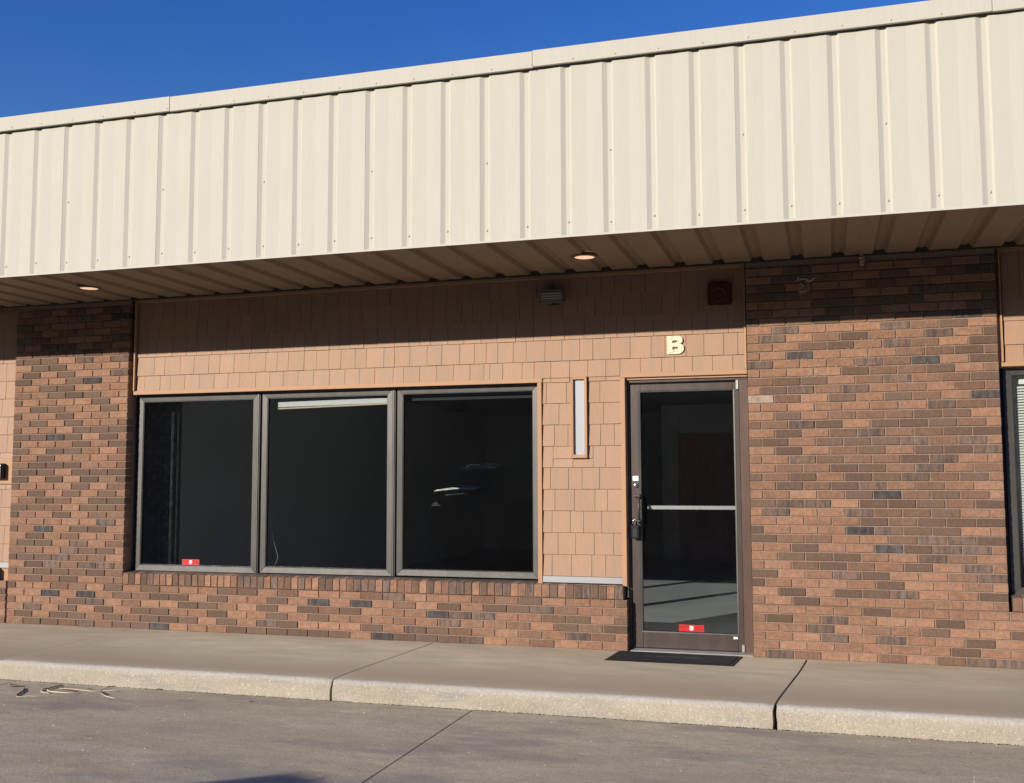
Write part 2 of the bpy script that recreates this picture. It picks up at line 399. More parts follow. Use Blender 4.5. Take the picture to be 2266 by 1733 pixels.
R_LEFT = {38: 'DDDLKLK', 37: 'LDDLLLL', 36: 'LDLDLLK', 35: 'DLLDBLL', 34: 'LLDDLLL', 33: 'MLDDDLL', 32: 'DLMLLDL', 31: 'LDDLLDL', 30: 'DLLDLLL', 29: 'MDLDLLM',
    28: 'MLLLDDD', 27: 'DDBDLDL', 26: 'DLLLDLD', 25: 'MLDDLLM', 24: 'DLDLLLM', 23: 'MDDDLLM', 22: 'DDDLDDD', 21: 'DLDLDMD', 20: 'DLLLDLM', 19: 'LDLDLDL',
    18: 'LMDMLDD', 17: 'MMMLDDM', 16: 'DMLDLMM', 15: 'LLLLLKL', 14: 'DLBLDDL', 13: 'LDLMLLM', 12: 'LDDLKLM', 11: 'MMLKDDL', 10: 'DDDKMML', 9: 'LDKMKKM', 8: 'DMDDMDM', 7: 'LDMDLMM'}
R_LOW = {6: 'DLLMMLDLDMLLDMLMLL', 5: 'LLBLBLDMDMLDLLDLBLB', 4: 'MLLLDKLMLLDDLLDLDM', 3: 'LKLDLDLDDLLDLLDLDL', 2: 'LDLDMLDMDDDLDLKDL', 1: 'LDDMKMDDBLLLDDDDDDL'}
def brick_row(parent, x0, nb, r, start_half, pat=None, stuff=None, dy=0, name='brick'):
    """one course starting at x0, nb bricks long (multiple of .5)"""
    z = (r-.5)*C; x = x0; left = nb; i = 0; half = start_half
    while left > .01:
        k = .5 if (half and i == 0) or left < .9 else 1.0
        cls = pat[i] if pat and i < len(pat) else pick()
        if pat and i < len(pat) and cls == 'M' and random.random() < .25: cls = 'D' if random.random() < .5 else 'M'
        kind = 'f' if k == 1 else 'h'
        w = k*B
        yy = dy+random.uniform(-.0012, .0012)
        if stuff is None:
            link(name, brick_mesh(cls, kind), parent, (x+w/2, yy, z))
        else:
            mw = w-.0095
            stuff.face_box(x+w/2-mw/2, x+w/2+mw/2, yy, yy+BD, z-BH/2, z+BH/2, .0028, 'LMDKBW'.index(cls))
        x += w; left -= k; i += 1
CLS = [BM[c] for c in 'LMDKBW']

pier_r = empty('brick_pier', (0, 0, 0), 'broad brown brick wall section right of the glass door, up to the soffit', 'brick wall')
sb = MB()
for r in range(7, 46):
    brick_row(pier_r, PRX0, 9, r, r % 2 == 1, R_RIGHT.get(r), sb if r > 37 else None)
upr = sb.obj('upper_bricks', CLS, pier_r); upr['kind'] = 'stuff'
mb = MB(); rc = random.Random(21)
for (xa, xb, r, k) in [(.62, 1.20, 35, 26), (.62, 1.22, 34, 30), (.95, 1.30, 36, 12), (1.05, 1.75, 36, 20), (1.15, 1.55, 37, 14), (1.35, 1.62, 38, 10), (.70, 1.05, 33, 8), (1.6, 1.8, 34, 5), (.3, 1.8, 30, 5), (.4, 1.8, 26, 4)]:
    for i in range(k):
        x = PRX0+rc.uniform(xa, xb)-.3; z = (r-1)*C+rc.uniform(.001, .006); q = rc.uniform(.0015, .0042)
        mb.add([(x-q*1.4, -.0005, z), (x+q*1.4, -.0005, z-q*.4), (x+q*.4, -.0005, z+q), (x, -q, z+q*.2)], [(0, 1, 3), (1, 2, 3), (2, 0, 3)])
cr = mb.obj('pale_crumbs', plain('lime_crumb', (.78, .70, .60), .9), pier_r); cr['kind'] = 'stuff'
MB().box(PRX0+.006, PRX1-.006, .009, .21, 6*C, ZS+.05).obj('mortar', M_mortar, pier_r)

pier_l = empty('brick_pier', (0, 0, 0), 'narrow brown brick wall section left of the dark windows', 'brick wall')
for r in range(7, 46):
    brick_row(pier_l, PLX0, 6.5, r, r % 2 == 0, R_LEFT.get(r))
MB().box(PLX0+.006, PLX1-.006, .009, .21, 6*C, ZS+.05).obj('mortar', M_mortar, pier_l)

def low_wall(x0, nb, pats, label, rl_x0, rl_n, phase):
    t = empty('low_brick_wall', (0, 0, 0), label, 'low wall')
    for r in range(1, 7):
        brick_row(t, x0, nb, r, (r+phase) % 2 == 0, pats.get(r) if pats else None)
    MB().box(x0+.006, x0+nb*B-.006, .009, .21, -.02, 6*C-.002).obj('mortar', M_mortar, t)
    for i in range(rl_n):
        w = B/3; cx = rl_x0+(i+.5)*w
        cls = pick()
        o = link('sill_brick', brick_mesh('D' if cls == 'B' else cls, 'r'), t, (cx, random.uniform(-.0015, .0015), 6*C+.0555+random.uniform(-.001, .001)))
        o.rotation_euler.y = random.uniform(-.012, .012)
    MB().box(rl_x0+.004, rl_x0+rl_n*B/3-.004, -.006, .20, 6*C+.004, 6*C+.104).obj('sill_mortar', M_mortar, t)
    return t
low_wall(-30*B, 30, R_LOW, 'long low brick wall under the three dark windows with upright sill bricks', PLX1+.004, 70, 0)
low_wall(PRX0, 18, {k: v for k, v in R_RIGHT.items() if k < 7}, 'low brick wall at the foot of the right wall section and right window', PRX1+.02, 24, 1)
low_wall(-42*B-.012, 12, None, 'short stretch of low brick wall at the far left edge beside the left brick section', -42*B+.0, 34, 0)

# ------------------------------------------------------------------ siding
shake_me = {}
def shake(parent, x0, x1, z0, z1, ybase=SY):
    w = x1-x0-.0032
    mb = MB()
    t0 = .0155+random.uniform(-.002, .002); t1 = .006
    bz = random.choice([0, 0, 0, 0, -.0015])
    sk = random.uniform(-.0007, .0007)
    vs = [(-w/2, ybase-t0, z0+bz), (w/2, ybase-t0, z0+bz+sk), (w/2, ybase-t1, z1+.002), (-w/2, ybase-t1, z1+.002),
          (-w/2, ybase+.001, z0+bz), (w/2, ybase+.001, z0+bz+sk), (w/2, ybase+.001, z1+.002), (-w/2, ybase+.001, z1+.002)]
    mb.add(vs, [(0, 1, 2, 3), (0, 4, 5, 1), (1, 5, 6, 2), (2, 6, 7, 3), (3, 7, 4, 0), (7, 6, 5, 4)])
    mb.obj('shingle', M_shake, parent, ((x0+x1)/2, 0, 0))
ZR = .582; EXPO = .1785
def rows(parent, x0, x1, z0, z1, joints=None, avoid=()):
    r = 0
    while ZR+r*EXPO < z1-.01:
        a = ZR+r*EXPO; b = a+EXPO
        if b > z0+.02:
            aa = max(a, z0); bb = min(b, z1)
            xs = list(joints[r]) if joints and r in joints else []
            xs = sorted(x for x in xs if x0+.03 < x < x1-.03)
            full = [x0]+xs+[x1]
            out = [full[0]]
            for p, q in zip(full, full[1:]):
                x = p
                while q-x > .20:
                    wq = random.choice([.105, .12, .135, .15, .165])+random.uniform(-.006, .006)
                    if q-(x+wq) < .07: wq = (q-x)*.5
                    x += wq; out.append(x)
                out.append(q)
            for p, q in zip(out, out[1:]):
                hit = [A for A in avoid if q > A[0]+.004 and p < A[1]-.004 and bb > A[2]+.004 and aa < A[3]-.004]
                if not hit: shake(parent, p, q, aa, bb)
                else:
                    A = hit[0]
                    if aa < A[2]-.012: shake(parent, p, q, aa, A[2]+.001)
                    if bb > A[3]+.012: shake(parent, p, q, A[3]+.0, bb)
                    if p < A[0]-.012: shake(parent, p, A[0], max(aa, A[2]), min(bb, A[3]))
                    if q > A[1]+.012: shake(parent, A[1], q, max(aa, A[2]), min(bb, A[3]))
        r += 1
def px2x(px, z, y=.05):
    """X on the facade plane for a horizontal reading taken at height z (used once to lay out joints)"""
    a = math.atan((px-1133)/fpx)
    for _ in range(1):
        # horizontal ray of the column px at that height
        lo, hi = -7.0, 4.0
        for _ in range(40):
            m = (lo+hi)/2; d = Vector((m, y, z))-CAM_POS
            u = 1133+fpx*d.dot(rgt)/d.dot(fwd)
            if u < px: lo = m
            else: hi = m
    return (lo+hi)/2
def z6(lst, z): return [px2x(1160+v/3.359, z) for v in lst]
J = {}
zz = lambda r: ZR+(r+.5)*EXPO
J[0] = z6([207, 350, 502, 605], zz(0)); J[1] = z6([160, 252, 382, 522, 663], zz(1)); J[2] = z6([207, 343, 441, 573, 722], zz(2))
J[3] = z6([228, 373, 526, 618, 730], zz(3)); J[4] = z6([195, 330, 430, 559, 709], zz(4)); J[5] = z6([215, 362, 512, 605], zz(5))
J[6] = z6([225, 325, 568, 670], zz(6)); J[7] = z6([258, 590], zz(7)); J[8] = z6([165, 313, 562, 695], zz(8))
z5 = lambda l, z: [px2x(1100+v/3.6617, z) for v in l]
z4 = lambda l, z: [px2x(560+v/3.2309, z) for v in l]
z2 = lambda l, z: [px2x(v/3.36, z) for v in l]
J[9] = z2([1075, 1190, 1265, 1372, 1482, 1590, 1695, 1780, 1900], zz(9))+z4([118, 215, 320, 432, 545, 655, 760, 870, 1000, 1075, 1190, 1310, 1432, 1550, 1650], zz(9))+z5([-60, 45, 203, 300, 435, 587, 735, 880, 995, 1160, 1332, 1437, 1583, 1745, 1910], zz(9))
J[10] = z2([1147, 1225, 1340, 1442, 1552, 1635, 1740, 1852, 1975], zz(10))+z5([5, 130, 235, 388, 525, 668, 775, 920, 1078, 1248, 1360, 1530, 1675, 1835, 1950], zz(10))
J[11] = z5([0, 150, 295, 435, 545, 705, 867, 970, 1115, 1268, 1425, 1580, 1700, 1872], zz(11))
XW0, XW1 = -4.757, -.7535    # window opening
ZT = 2.225                   # underside of the shingles over the windows
sid = empty('shingle_siding', (0, 0, 0), 'tan painted shingle siding over the dark windows and around the door', 'siding')
SLOT = (-.466, -.325, 1.55, 2.229)
rows(sid, -4.712, W-.022, ZT, ZS-.03, J)
rows(sid, -.712, -.045, ZR, ZT, J, avoid=[SLOT])
# backing
MB().box(-4.757, W-.004, SY+.0015, .20, 2.19, ZS+.05).box(-.75, -.001, SY+.0015, .20, .52, 2.19).obj('backing', M_trim, sid)
tr = lambda x0, x1, z0, z1, y0=.036, y1=SY+.0005: MB().box(x0, x1, y0, y1, z0, z1)
tr(-4.745, -.712, 2.188, 2.2245, .038).obj('trim', M_trim, sid, bevel=.002)
tr(-.7535, -.7165, .512, 2.187, .034, .12).obj('trim', M_trim, sid, bevel=.002)
tr(-.0445, -.008, .512, 2.207, .034, .10).obj('trim', M_trim, sid, bevel=.002)
tr(-.0445, W-.002, 2.208, 2.2435, .038, .10).obj('trim', M_trim, sid, bevel=.002)
tr(W-.0215, W-.003, 2.2445, ZS-.001, .036).obj('trim', M_trim, sid, bevel=.002)
tr(-4.738, -4.726, 2.2255, ZS-.001, .022).obj('trim', M_trim, sid)
tr(-4.724, W-.023, ZS-.029, ZS-.001, .040).obj('trim', M_trim, sid, bevel=.002)
MB().box(-.715, -.0455, .040, SY+.001, .528, .580).obj('flashing', M_flash, sid, bevel=.002)
MB().box(-.715, -.0455, .018, .060, .512, .5175).obj('flashing_foot', M_flash, sid)

sidl = empty('shingle_siding', (0, 0, 0), 'strip of tan shingle siding at the far left edge of the picture', 'siding')
rows(sidl, -7.2, PLX0-.004, ZR, ZS-.03, None, avoid=[(-6.42, -6.09, 1.33, 1.60)])
MB().box(-7.4, PLX0-.003, SY+.0015, .20, .40, ZS+.05).obj('backing', M_trim, sidl)
MB().box(-7.3, PLX0-.004, .040, SY+.001, .528, .580).obj('flashing', M_flash, sidl)
MB().box(-6.42, PLX0-.005, .044, SY+.001, 1.345, 1.600).obj('mounting_block', M_trim, sidl, bevel=.003)

RW0 = PRX1+.03
sidr = empty('shingle_siding', (0, 0, 0), 'tan shingle siding above the blinds window at the right edge', 'siding')
rows(sidr, PRX1+.045, 4.9, ZT+.005, ZS-.03, None)
MB().box(PRX1+.002, 5.2, SY+.0015, .20, 2.20, ZS+.05).obj('backing', M_trim, sidr)
tr(PRX1+.02, 5.0, 2.203, 2.236, .038).obj('trim', M_trim, sidr, bevel=.002)
tr(PRX1+.022, PRX1+.034, 2.237, ZS-.001, .022).obj('trim', M_trim, sidr)
tr(PRX1+.035, 5.0, ZS-.029, ZS-.001, .040).obj('trim', M_trim, sidr)

# ------------------------------------------------------------------ windows
def window(label, x0, x1, z0, z1, wl_=.048, wr=.044, wb=.05, wt=.048, group=None, glass=M_glass, mulr=None):
    t = empty('window', ((x0+x1)/2, .11, z0), label, 'window', group); ox, oy, oz = t.location
    def P(mb, nm, m, **k):
        o = mb.obj(nm, m, t, (-ox, -oy, -oz), **k); return o
    P(mitre(x0, x1, z0, z1, wl_, wr, wb, wt, .110, .150, .004), 'frame', M_bronze, bevel=.0012)
    gi = (x0+wl_, x1-wr, z0+wb, z1-wt)
    P(mitre(gi[0]+.0002, gi[1]-.0002, gi[2]+.0002, gi[3]-.0002, .006, .006, .006, .006, .119, .149, 0), 'gasket', M_gasket)
    P(MB().box(gi[0]+.003, gi[1]-.003, .132, .137, gi[2]+.003, gi[3]-.003), 'pane', glass)
    if mulr:
        P(MB().box(x1+.004, x1+.017, .104, .17, z0-.002, z1+.003).box(x1+.018, x1+.026, .112, .17, z0-.002, z1+.003), 'mullion', M_bronze, bevel=.001)
    return t, gi
wA, gA = window('left of the three dark windows, with a red sticker low in its glass and a curtain behind', -4.728, -3.448, .532, 2.174, mulr=True)
wB, gB = window('middle dark window with a raised white blind behind its top edge', -3.398, -2.100, .538, 2.178, mulr=True, wl_=.05, wr=.05)
wC, gC = window('right of the three dark windows, next to the shingles by the door', -2.056, -.765, .545, 2.181, wl_=.05, wr=.05)
# opening lining and sub-sill
wf = empty('window_surround', (0, 0, 0), 'dark outer surround and ledge framing the row of three dark windows', 'window frame')
MB().box(-4.757, -4.730, .125, .20, .53, 2.187).box(-3.42, -3.40, .155, .20, .53, 2.187).box(-2.074, -2.058, .155, .20, .53, 2.187).obj('jamb', M_gasket, wf)
MB().box(-4.757, -.7545, .075, .20, 2.179, 2.1875).obj('head', M_bronze, wf)
MB().prism([(.052, .514), (.205, .514), (.205, .531), (.104, .531), (.098, .526), (.052, .519)], -4.755, -.7545, 'x').obj('ledge', M_bronze, wf, bevel=.0008)

wR, gR = window('window at the right edge with lowered white blinds', PRX1+.035, 4.9, .522, 2.19, wl_=.062, glass=glass_mat('clear_glass', (.97, .98, .97), .75))
MB().prism([(.052, .506), (.205, .506), (.205, .521), (.104, .521), (.098, .517), (.052, .511)], PRX1+.006, 5.0, 'x').obj('ledge', M_bronze, wR, (-wR.location.x, -wR.location.y, -wR.location.z))
MB().box(PRX1+.001, PRX1+.034, .125, .2, .52, 2.2).obj('jamb', M_gasket, wR, (-wR.location.x, -wR.location.y, -wR.location.z))

# blinds, curtain
bl = empty('venetian_blind', (3.9, .19, .58), 'lowered white slatted blind behind the glass at the right edge', 'blind')
M_blind = plain('blind_slat', (.80, .81, .76), .5)
MB().box(-.94, 1.0, -.015, .02, 1.50, 1.545).obj('head_rail', M_blind, bl)
sm = MB(); sm.add([(-.96, -.011, -.008), (1.0, -.011, -.008), (1.0, 0, .002), (-.96, 0, .002), (1.0, .011, .010), (-.96, .011, .010)], [(0, 1, 2, 3), (3, 2, 4, 5)])
sme = sm.mesh('slat', M_blind, fixn=False)
for i in range(72):
    o = link('slat', sme, bl, (random.uniform(-.002, .002), 0, .02+i*.0205)); o.rotation_euler.x = random.uniform(-.03, .03)
rb = empty('raised_blind', (-2.715, .20, 2.05), 'raised white blind stacked at the top of the middle window', 'blind')
def tilt(mb, k):
    mb.v = [(x, y, z+k*(x+2.715)) for x, y, z in mb.v]; return mb
L0 = (2.715, -.20, -2.05)
tilt(MB().box(-3.275, -2.12, .175, .215, 2.052, 2.10), .014).obj('slat_stack', plain('bright_blind', (.86, .86, .84), .5, var=.12, scale=90, stretch=(.1, 1, 3)), rb, L0, bevel=.003)
tilt(MB().box(-3.275, -2.12, .172, .218, 2.036, 2.049), .020).obj('bottom_rail', plain('cream_rail', (.80, .62, .40), .5), rb, L0, bevel=.002)
cd = MB().tube([(-3.335, .19, .99), (-3.322, .19, .90), (-3.30, .19, .80), (-3.268, .19, .71), (-3.262, .19, .66), (-3.285, .19, .61)], .0016, 5).obj('blind_cord', M_white)
tag(cd, 'thin white cord hanging curled low behind the middle window', 'cord')
db = empty('raised_blind', (-1.4, .22, 2.03), 'raised blind coloured near-black as shade across the top of the right dark window', 'blind')
MB().box(-.6, .6, -.02, .02, .045, .075).obj('slat_stack', plain('shade_black_blind', (.006, .007, .010), .6), db)  # near-black colour stands in for shade on this blind
ct = MB(); xs = []
for i in range(49):
    t = i/48; xs.append((-4.83+t*.40, .36+.022*math.sin(t*38)+.008*math.sin(t*90)))
ct.add([(x, y, .45) for x, y in xs]+[(x, y, 2.2) for x, y in xs], [(i, i+1, i+50, i+49) for i in range(48)])
def cloth():
    m, n, l, b = mat('lace_curtain'); b.inputs['Roughness'].default_value = .95
    f = noise(n, l, coords(n, l, (1, 1, .25)), 60, 3, .7)
    g = noise(n, l, coords(n, l, (1, 1, 3)), 9, 3, .7)
    c = mix(n, l, ramp(n, l, f, [(.45, 0), (.7, 1)]), (.012, .014, .018), (.13, .13, .14))
    c = mix(n, l, ramp(n, l, g, [(.4, 0), (.6, .8)]), c, (.008, .009, .012)); l.new(c, b.inputs['Base Color']); return m
cto = ct.obj('curtain', cloth(), smooth=True)
tag(cto, 'dark textured curtain hanging inside the left window', 'curtain')

# ------------------------------------------------------------------ door
df = empty('door_frame', (0, 0, 0), 'brown metal frame and threshold around the glass entrance door', 'door frame')
MB().box(-.004, .018, .085, .20, .0, 2.165).obj('jamb', M_jamb, df, bevel=.0015)
MB().box(.907, W-.001, .070, .20, .0, 2.165).obj('jamb', M_jamb, df, bevel=.0015)
MB().box(-.004, W-.001, .082, .20, 2.166, 2.206).obj('head', M_door, df, bevel=.0015)
MB().prism([(.035, .001), (.19, .001), (.19, .018), (.085, .018), (.050, .008), (.035, .006)], .0, W-.003, 'x').obj('threshold', M_alu, df)
dr = empty('glass_door', (.02, .10, .02), 'brown metal framed glass entrance door between the shingles and the right brick wall', 'door')
def D(mb, nm, m, par=dr, **k): return mb.obj(nm, m, par, (-.02, -.10, -.02), **k)
D(MB().box(.0215, .107, .098, .142, .024, 2.152), 'stile', M_door, bevel=.002)
D(MB().box(.857, .9035, .098, .142, .024, 2.152), 'stile', M_door, bevel=.002)
D(MB().box(.1075, .8565, .0985, .141, 2.088, 2.152), 'top_rail', M_door, bevel=.002)
D(MB().box(.1075, .8565, .0985, .141, .024, .156), 'bottom_rail', M_door, bevel=.002)
D(mitre(.0855, .868, .146, 2.102, .021, .012, .010, .016, .0955, .110, .003), 'bead', M_bronze, bevel=.0008)
D(MB().box(.100, .862, .120, .126, .150, 2.094), 'pane', M_glassd)
D(MB().box(.150, .868, .165, .185, 1.128, 1.160).box(.150, .160, .127, .165, 1.132, 1.155), 'push_bar', M_alu, bevel=.002)
h = D(MB().tube([(.092, .045, 1.235), (.092, .045, 1.045)], .0105, 12), 'handle', M_door, smooth=True)
D(MB().box(.046, .104, .040, .099, 1.232, 1.252), 'handle_bracket', M_bronze, bevel=.004)
D(MB().box(.060, .104, .040, .099, 1.030, 1.050), 'handle_bracket', M_bronze, bevel=.004)
D(MB().lathe([(0, -.016), (.014, -.016), (.0175, -.013), (.0175, .0)], (.062, .098, 1.325), 'y', 20), 'lock_cylinder', M_steel, smooth=True)
D(MB().box(.0605, .0635, .0805, .083, 1.317, 1.327).box(.057, .067, .0808, .0825, 1.312, 1.316), 'key_slot', M_gasket)
D(MB().box(.881, .9025, .074, .0975, 2.090, 2.1655), 'pivot', M_alu, bevel=.002)
D(MB().box(.889, .910, .060, .0975, .025, .080), 'pivot', M_alu, bevel=.002)
t = MB().box(.036, .084, .0972, .0978, 1.362, 1.402).obj('sticker', plain('white_sticker', (.9, .88, .84), .45)); tag(t, 'small square white sticker on the door edge above the lock', 'sticker')
for k in range(1): MB().box(.046, .074, .0966, .0970, 1.386, 1.389).obj('print_line', M_greyprint, t)
t = MB().box(.822, .855, .0967, .0982, .118, .136).obj('sticker', M_white); tag(t, 'tiny white label at the bottom right corner of the glass door', 'sticker')
# lock box
lb = empty('lock_box', (.060, .06, .95), 'black key lock box hanging from the door handle', 'lock box')
MB().box(-.030, .030, -.022, .022, -.055, .050).obj('body', M_blackpl, lb, bevel=.006, seg=2)
MB().box(-.033, -.020, -.020, .020, .040, .056).box(.020, .033, -.020, .020, .040, .056).obj('shoulder', M_blackpl, lb, bevel=.002)
MB().box(-.018, .018, -.025, -.021, -.045, .030).obj('dial_cover', M_black, lb, bevel=.002)
MB().tube([(-.020, 0, .050), (-.020, 0, .078), (-.014, 0, .093), (0, 0, .099), (.014, 0, .093), (.020, 0, .078), (.020, 0, .050)], .0045, 8).obj('shackle', M_steel, lb, smooth=True)

# stickers with shield
def shield_pts(cx, cz, w, h):
    P = [(-.42, .5), (-.2, .42), (0, .5), (.2, .42), (.42, .5), (.36, .22), (.5, -.1), (.40, -.3), (.15, -.42), (0, -.52), (-.15, -.42), (-.40, -.3), (-.5, -.1), (-.36, .22)]
    return [(cx+a*w, cz+b*h) for a, b in P]
def sec_sticker(cx, z0, w, h, y, label):
    t = MB().box(-w/2, w/2, 0, .0006, 0, h).obj('security_sticker', M_red, None, (cx, y, z0)); tag(t, label, 'sticker')
    sw = h*.66
    MB().prism(shield_pts(0, h*.5, sw, h*.72)[::-1], -.0014, -.0006, 'y').obj('shield', M_white, t)
    MB().box(-sw*.24, sw*.24, -.0019, -.0015, h*.57, h*.66).box(-sw*.26, sw*.26, -.0019, -.0015, h*.37, h*.46).obj('shield_print', M_greyprint, t)
    def txt(s, cx_, cz, size):
        c = bpy.data.curves.new('print', 'FONT'); c.body = s; c.size = size; c.align_x = 'CENTER'; c.align_y = 'CENTER'
        o = bpy.data.objects.new('tmp', c); COL.objects.link(o)
        dg = bpy.context.evaluated_depsgraph_get(); dg.update()
        me = bpy.data.meshes.new_from_object(o.evaluated_get(dg)); bpy.data.objects.remove(o)
        me.materials.clear(); me.materials.append(M_dred)
        q = link('lettering', me, t, (cx_, -.0012, cz)); q.rotation_euler = (PI/2, 0, 0)
    txt('PROTECTED', -w*.30, h*.66, h*.27); txt('BY', -w*.30, h*.33, h*.27)
    txt('SECURITY', w*.31, h*.66, h*.27); txt('SYSTEMS', w*.31, h*.33, h*.27)
sec_sticker(-4.135, .590, .185, .052, .1305, 'small red security sticker with a white shield, low on the left dark window')
sec_sticker(.492, .160, .200, .054, .1185, 'small red security sticker with a white shield at the bottom of the door glass')

# ------------------------------------------------------------------ letter B
def letter_b():
    c = bpy.data.curves.new('b', 'CURVE'); c.dimensions = '2D'; c.fill_mode = 'BOTH'; c.extrude = .005; c.bevel_depth = .0012
    def poly(pts):
        s = c.splines.new('POLY'); s.points.add(len(pts)-1)
        for q, (a, b) in zip(s.points, pts): q.co = (a, b, 0, 1)
        s.use_cyclic_u = True
    def arc(cx, cz, rx, rz, a0, a1, n=8): return [(cx+rx*math.cos(math.radians(a0+(a1-a0)*i/n)), cz+rz*math.sin(math.radians(a0+(a1-a0)*i/n))) for i in range(n+1)]
    out = [(0, 0), (.085, 0)]+arc(.085, .038, .049, .038, -90, 0)+arc(.098, .052, .036, .028, 10, 75, 5)+[(.113, .086)]+arc(.090, .110, .035, .036, -20, 90)+[(0, .146)]
    poly(out); poly([(.042, .036), (.042, .058), (.084, .058), (.090, .053), (.090, .041), (.084, .036)]); poly([(.042, .090), (.042, .110), (.082, .110), (.082, .090)])
    o = bpy.data.objects.new('tmp', c); COL.objects.link(o)
    dg = bpy.context.evaluated_depsgraph_get(); dg.update()
    me = bpy.data.meshes.new_from_object(o.evaluated_get(dg)); bpy.data.objects.remove(o)
    me.materials.clear(); me.materials.append(M_gold)
    q = link('letter_sign', me, None, (.344, .040, 2.388)); q.rotation_euler = (PI/2, 0, 0)
    tag(q, 'pale gold peeling letter B on the shingles above the door', 'letter')
letter_b()

# ------------------------------------------------------------------ slot panel
sp = empty('sign_holder', (0, 0, 0), 'tall narrow blank silver panel in a tan wooden frame left of the door', 'panel')
x0, x1, z0, z1 = SLOT
mitre(x0+.001, x1-.001, z0+.001, z1-.001, .023, .023, .028, .024, .022, SY, .002).obj('frame', M_trim, sp, bevel=.0015)
MB().box(x0+.020, x1-.020, .050, SY, z0+.026, z1-.022).obj('panel', M_silver, sp)
for zc in (z0+.036, z1-.034):
    MB().lathe([(0, -.002), (.003, -.0015), (.004, 0)], ((x0+x1)/2, .0498, zc), 'y', 8).obj('screw', M_steel, sp)

# ------------------------------------------------------------------ fascia
FY = -1.33; FZ0, FZ1 = 3.095, 4.40
fas = empty('metal_fascia', (0, 0, 0), 'cream ribbed metal fascia running across the top of the building', 'fascia')
PT = .3048; PX0 = -4.768
prof = [(0, 0), (.033, .0135), (.064, .0135), (.077, 0), (.12, .001), (.19, .0036), (.25, .0012), (PT, 0)]
panel_v = []
for v in range(4):
    mb = MB(); n = len(prof)
    jz = [random.uniform(-.0012, .0012) for _ in range(5)]
    zs = [FZ0, FZ0+.33, FZ0+.66, FZ0+1.0, FZ1]
    vs = []
    for k, z in enumerate(zs):
        for i, (x, y) in enumerate(prof):
            e = 0 if i in (0, n-1) else jz[k]*(1 if i in (4, 5, 6) else .4)
            vs.append((x+(-.0001 if i == n-1 else 0), y+e, z))
    fs = [(k*n+i, k*n+i+1, (k+1)*n+i+1, (k+1)*n+i) for k in range(4) for i in range(n-1)]
    mb.add(vs, fs)
    mb.add([(0, .0, FZ0), (PT-.0001, .0, FZ0), (PT-.0001, .03, FZ0), (0, .03, FZ0)], [(0, 1, 2, 3)])
    panel_v.append(mb.mesh('panel', M_cream, fixn=False))
scr = MB().lathe([(0, -.0055), (.0045, -.005), (.0055, -.002), (.0095, -.0015), (.0095, .001)], (0, 0, 0), 'y', 8).mesh('screw', plain('painted_screw', (.56, .51, .42), .6), smooth=True)
NP0, NP1 = -8, 33
for i in range(NP0, NP1):
    x = PX0+i*PT
    p = link('panel', random.choice(panel_v), fas, (x, FY, 0))
    link('screw', scr, p, (.049, .0135, FZ0+.088+random.uniform(-.01, .012)))
    if i % 3 == 1: link('screw', scr, p, (.049, .0135, FZ0+.60+random.uniform(-.02, .02)))
    if i % 3 == 1:   # lap seam of the sheets
        MB().box(-.0004, .0014, -.0007, .001, FZ0+.002, FZ1-.05).obj('lap_seam', M_cream, p)
MB().prism([(FY-.004, FZ0-.012), (FY-.001, FZ0+.003), (FY+.034, FZ0+.003), (FY+.034, FZ0-.001), (FY+.004, FZ0-.012)], PX0+NP0*PT, PX0+NP1*PT, 'x').obj('bottom_trim', M_cream, fas)
# parapet cap in three metre lengths
xs = [-9.5, -6.456, -3.426, -.395, 2.645, 5.3]
for k, (a, b) in enumerate(zip(xs, xs[1:])):
    dz = [0, 0.002, -.001, .0035, .001][k]; dy = [0, -.001, .001, -.002, 0][k]
    zc0, zc1 = 4.338+dz, 4.458+dz; y0 = FY-.034+dy
    mb = MB().prism([(y0, zc0), (y0, zc1), (y0+.30, zc1+.02), (y0+.30, zc1-.02), (y0+.012, zc1-.012), (y0+.012, zc0+.004), (y0+.016, zc0-.004)], a+.0015, b-.0015, 'x')
    c = mb.obj('cap', M_cream, fas, bevel=.0015)
    x = PX0+math.ceil((a-PX0)/PT)*PT+.10
    while x < b:
        link('screw', scr, c, (x, y0, zc0+.022)).scale = (.75, .7, .75); x += PT
MB().prism([(0, 0), (.010, .004), (.012, .020), (.006, .022), (.004, .008)], -.004, 0, 'y').obj('loose_clip', M_cream, fas, (-.397, FY-.035, 4.332))
core = empty('building_core', (0, 0, 0), None, None, None, 'structure')
core.name = 'building_core'
MB().box(-9.4, 5.2, FY+.036, 12.2, 3.16, 4.44).obj('roof', plain('roof_board', (.25, .22, .18), .9), core)
MB().box(-9.4, 5.2, FY+.034, FY+.036, 3.09, 3.16).obj('fascia_backer', M_gasket, core)

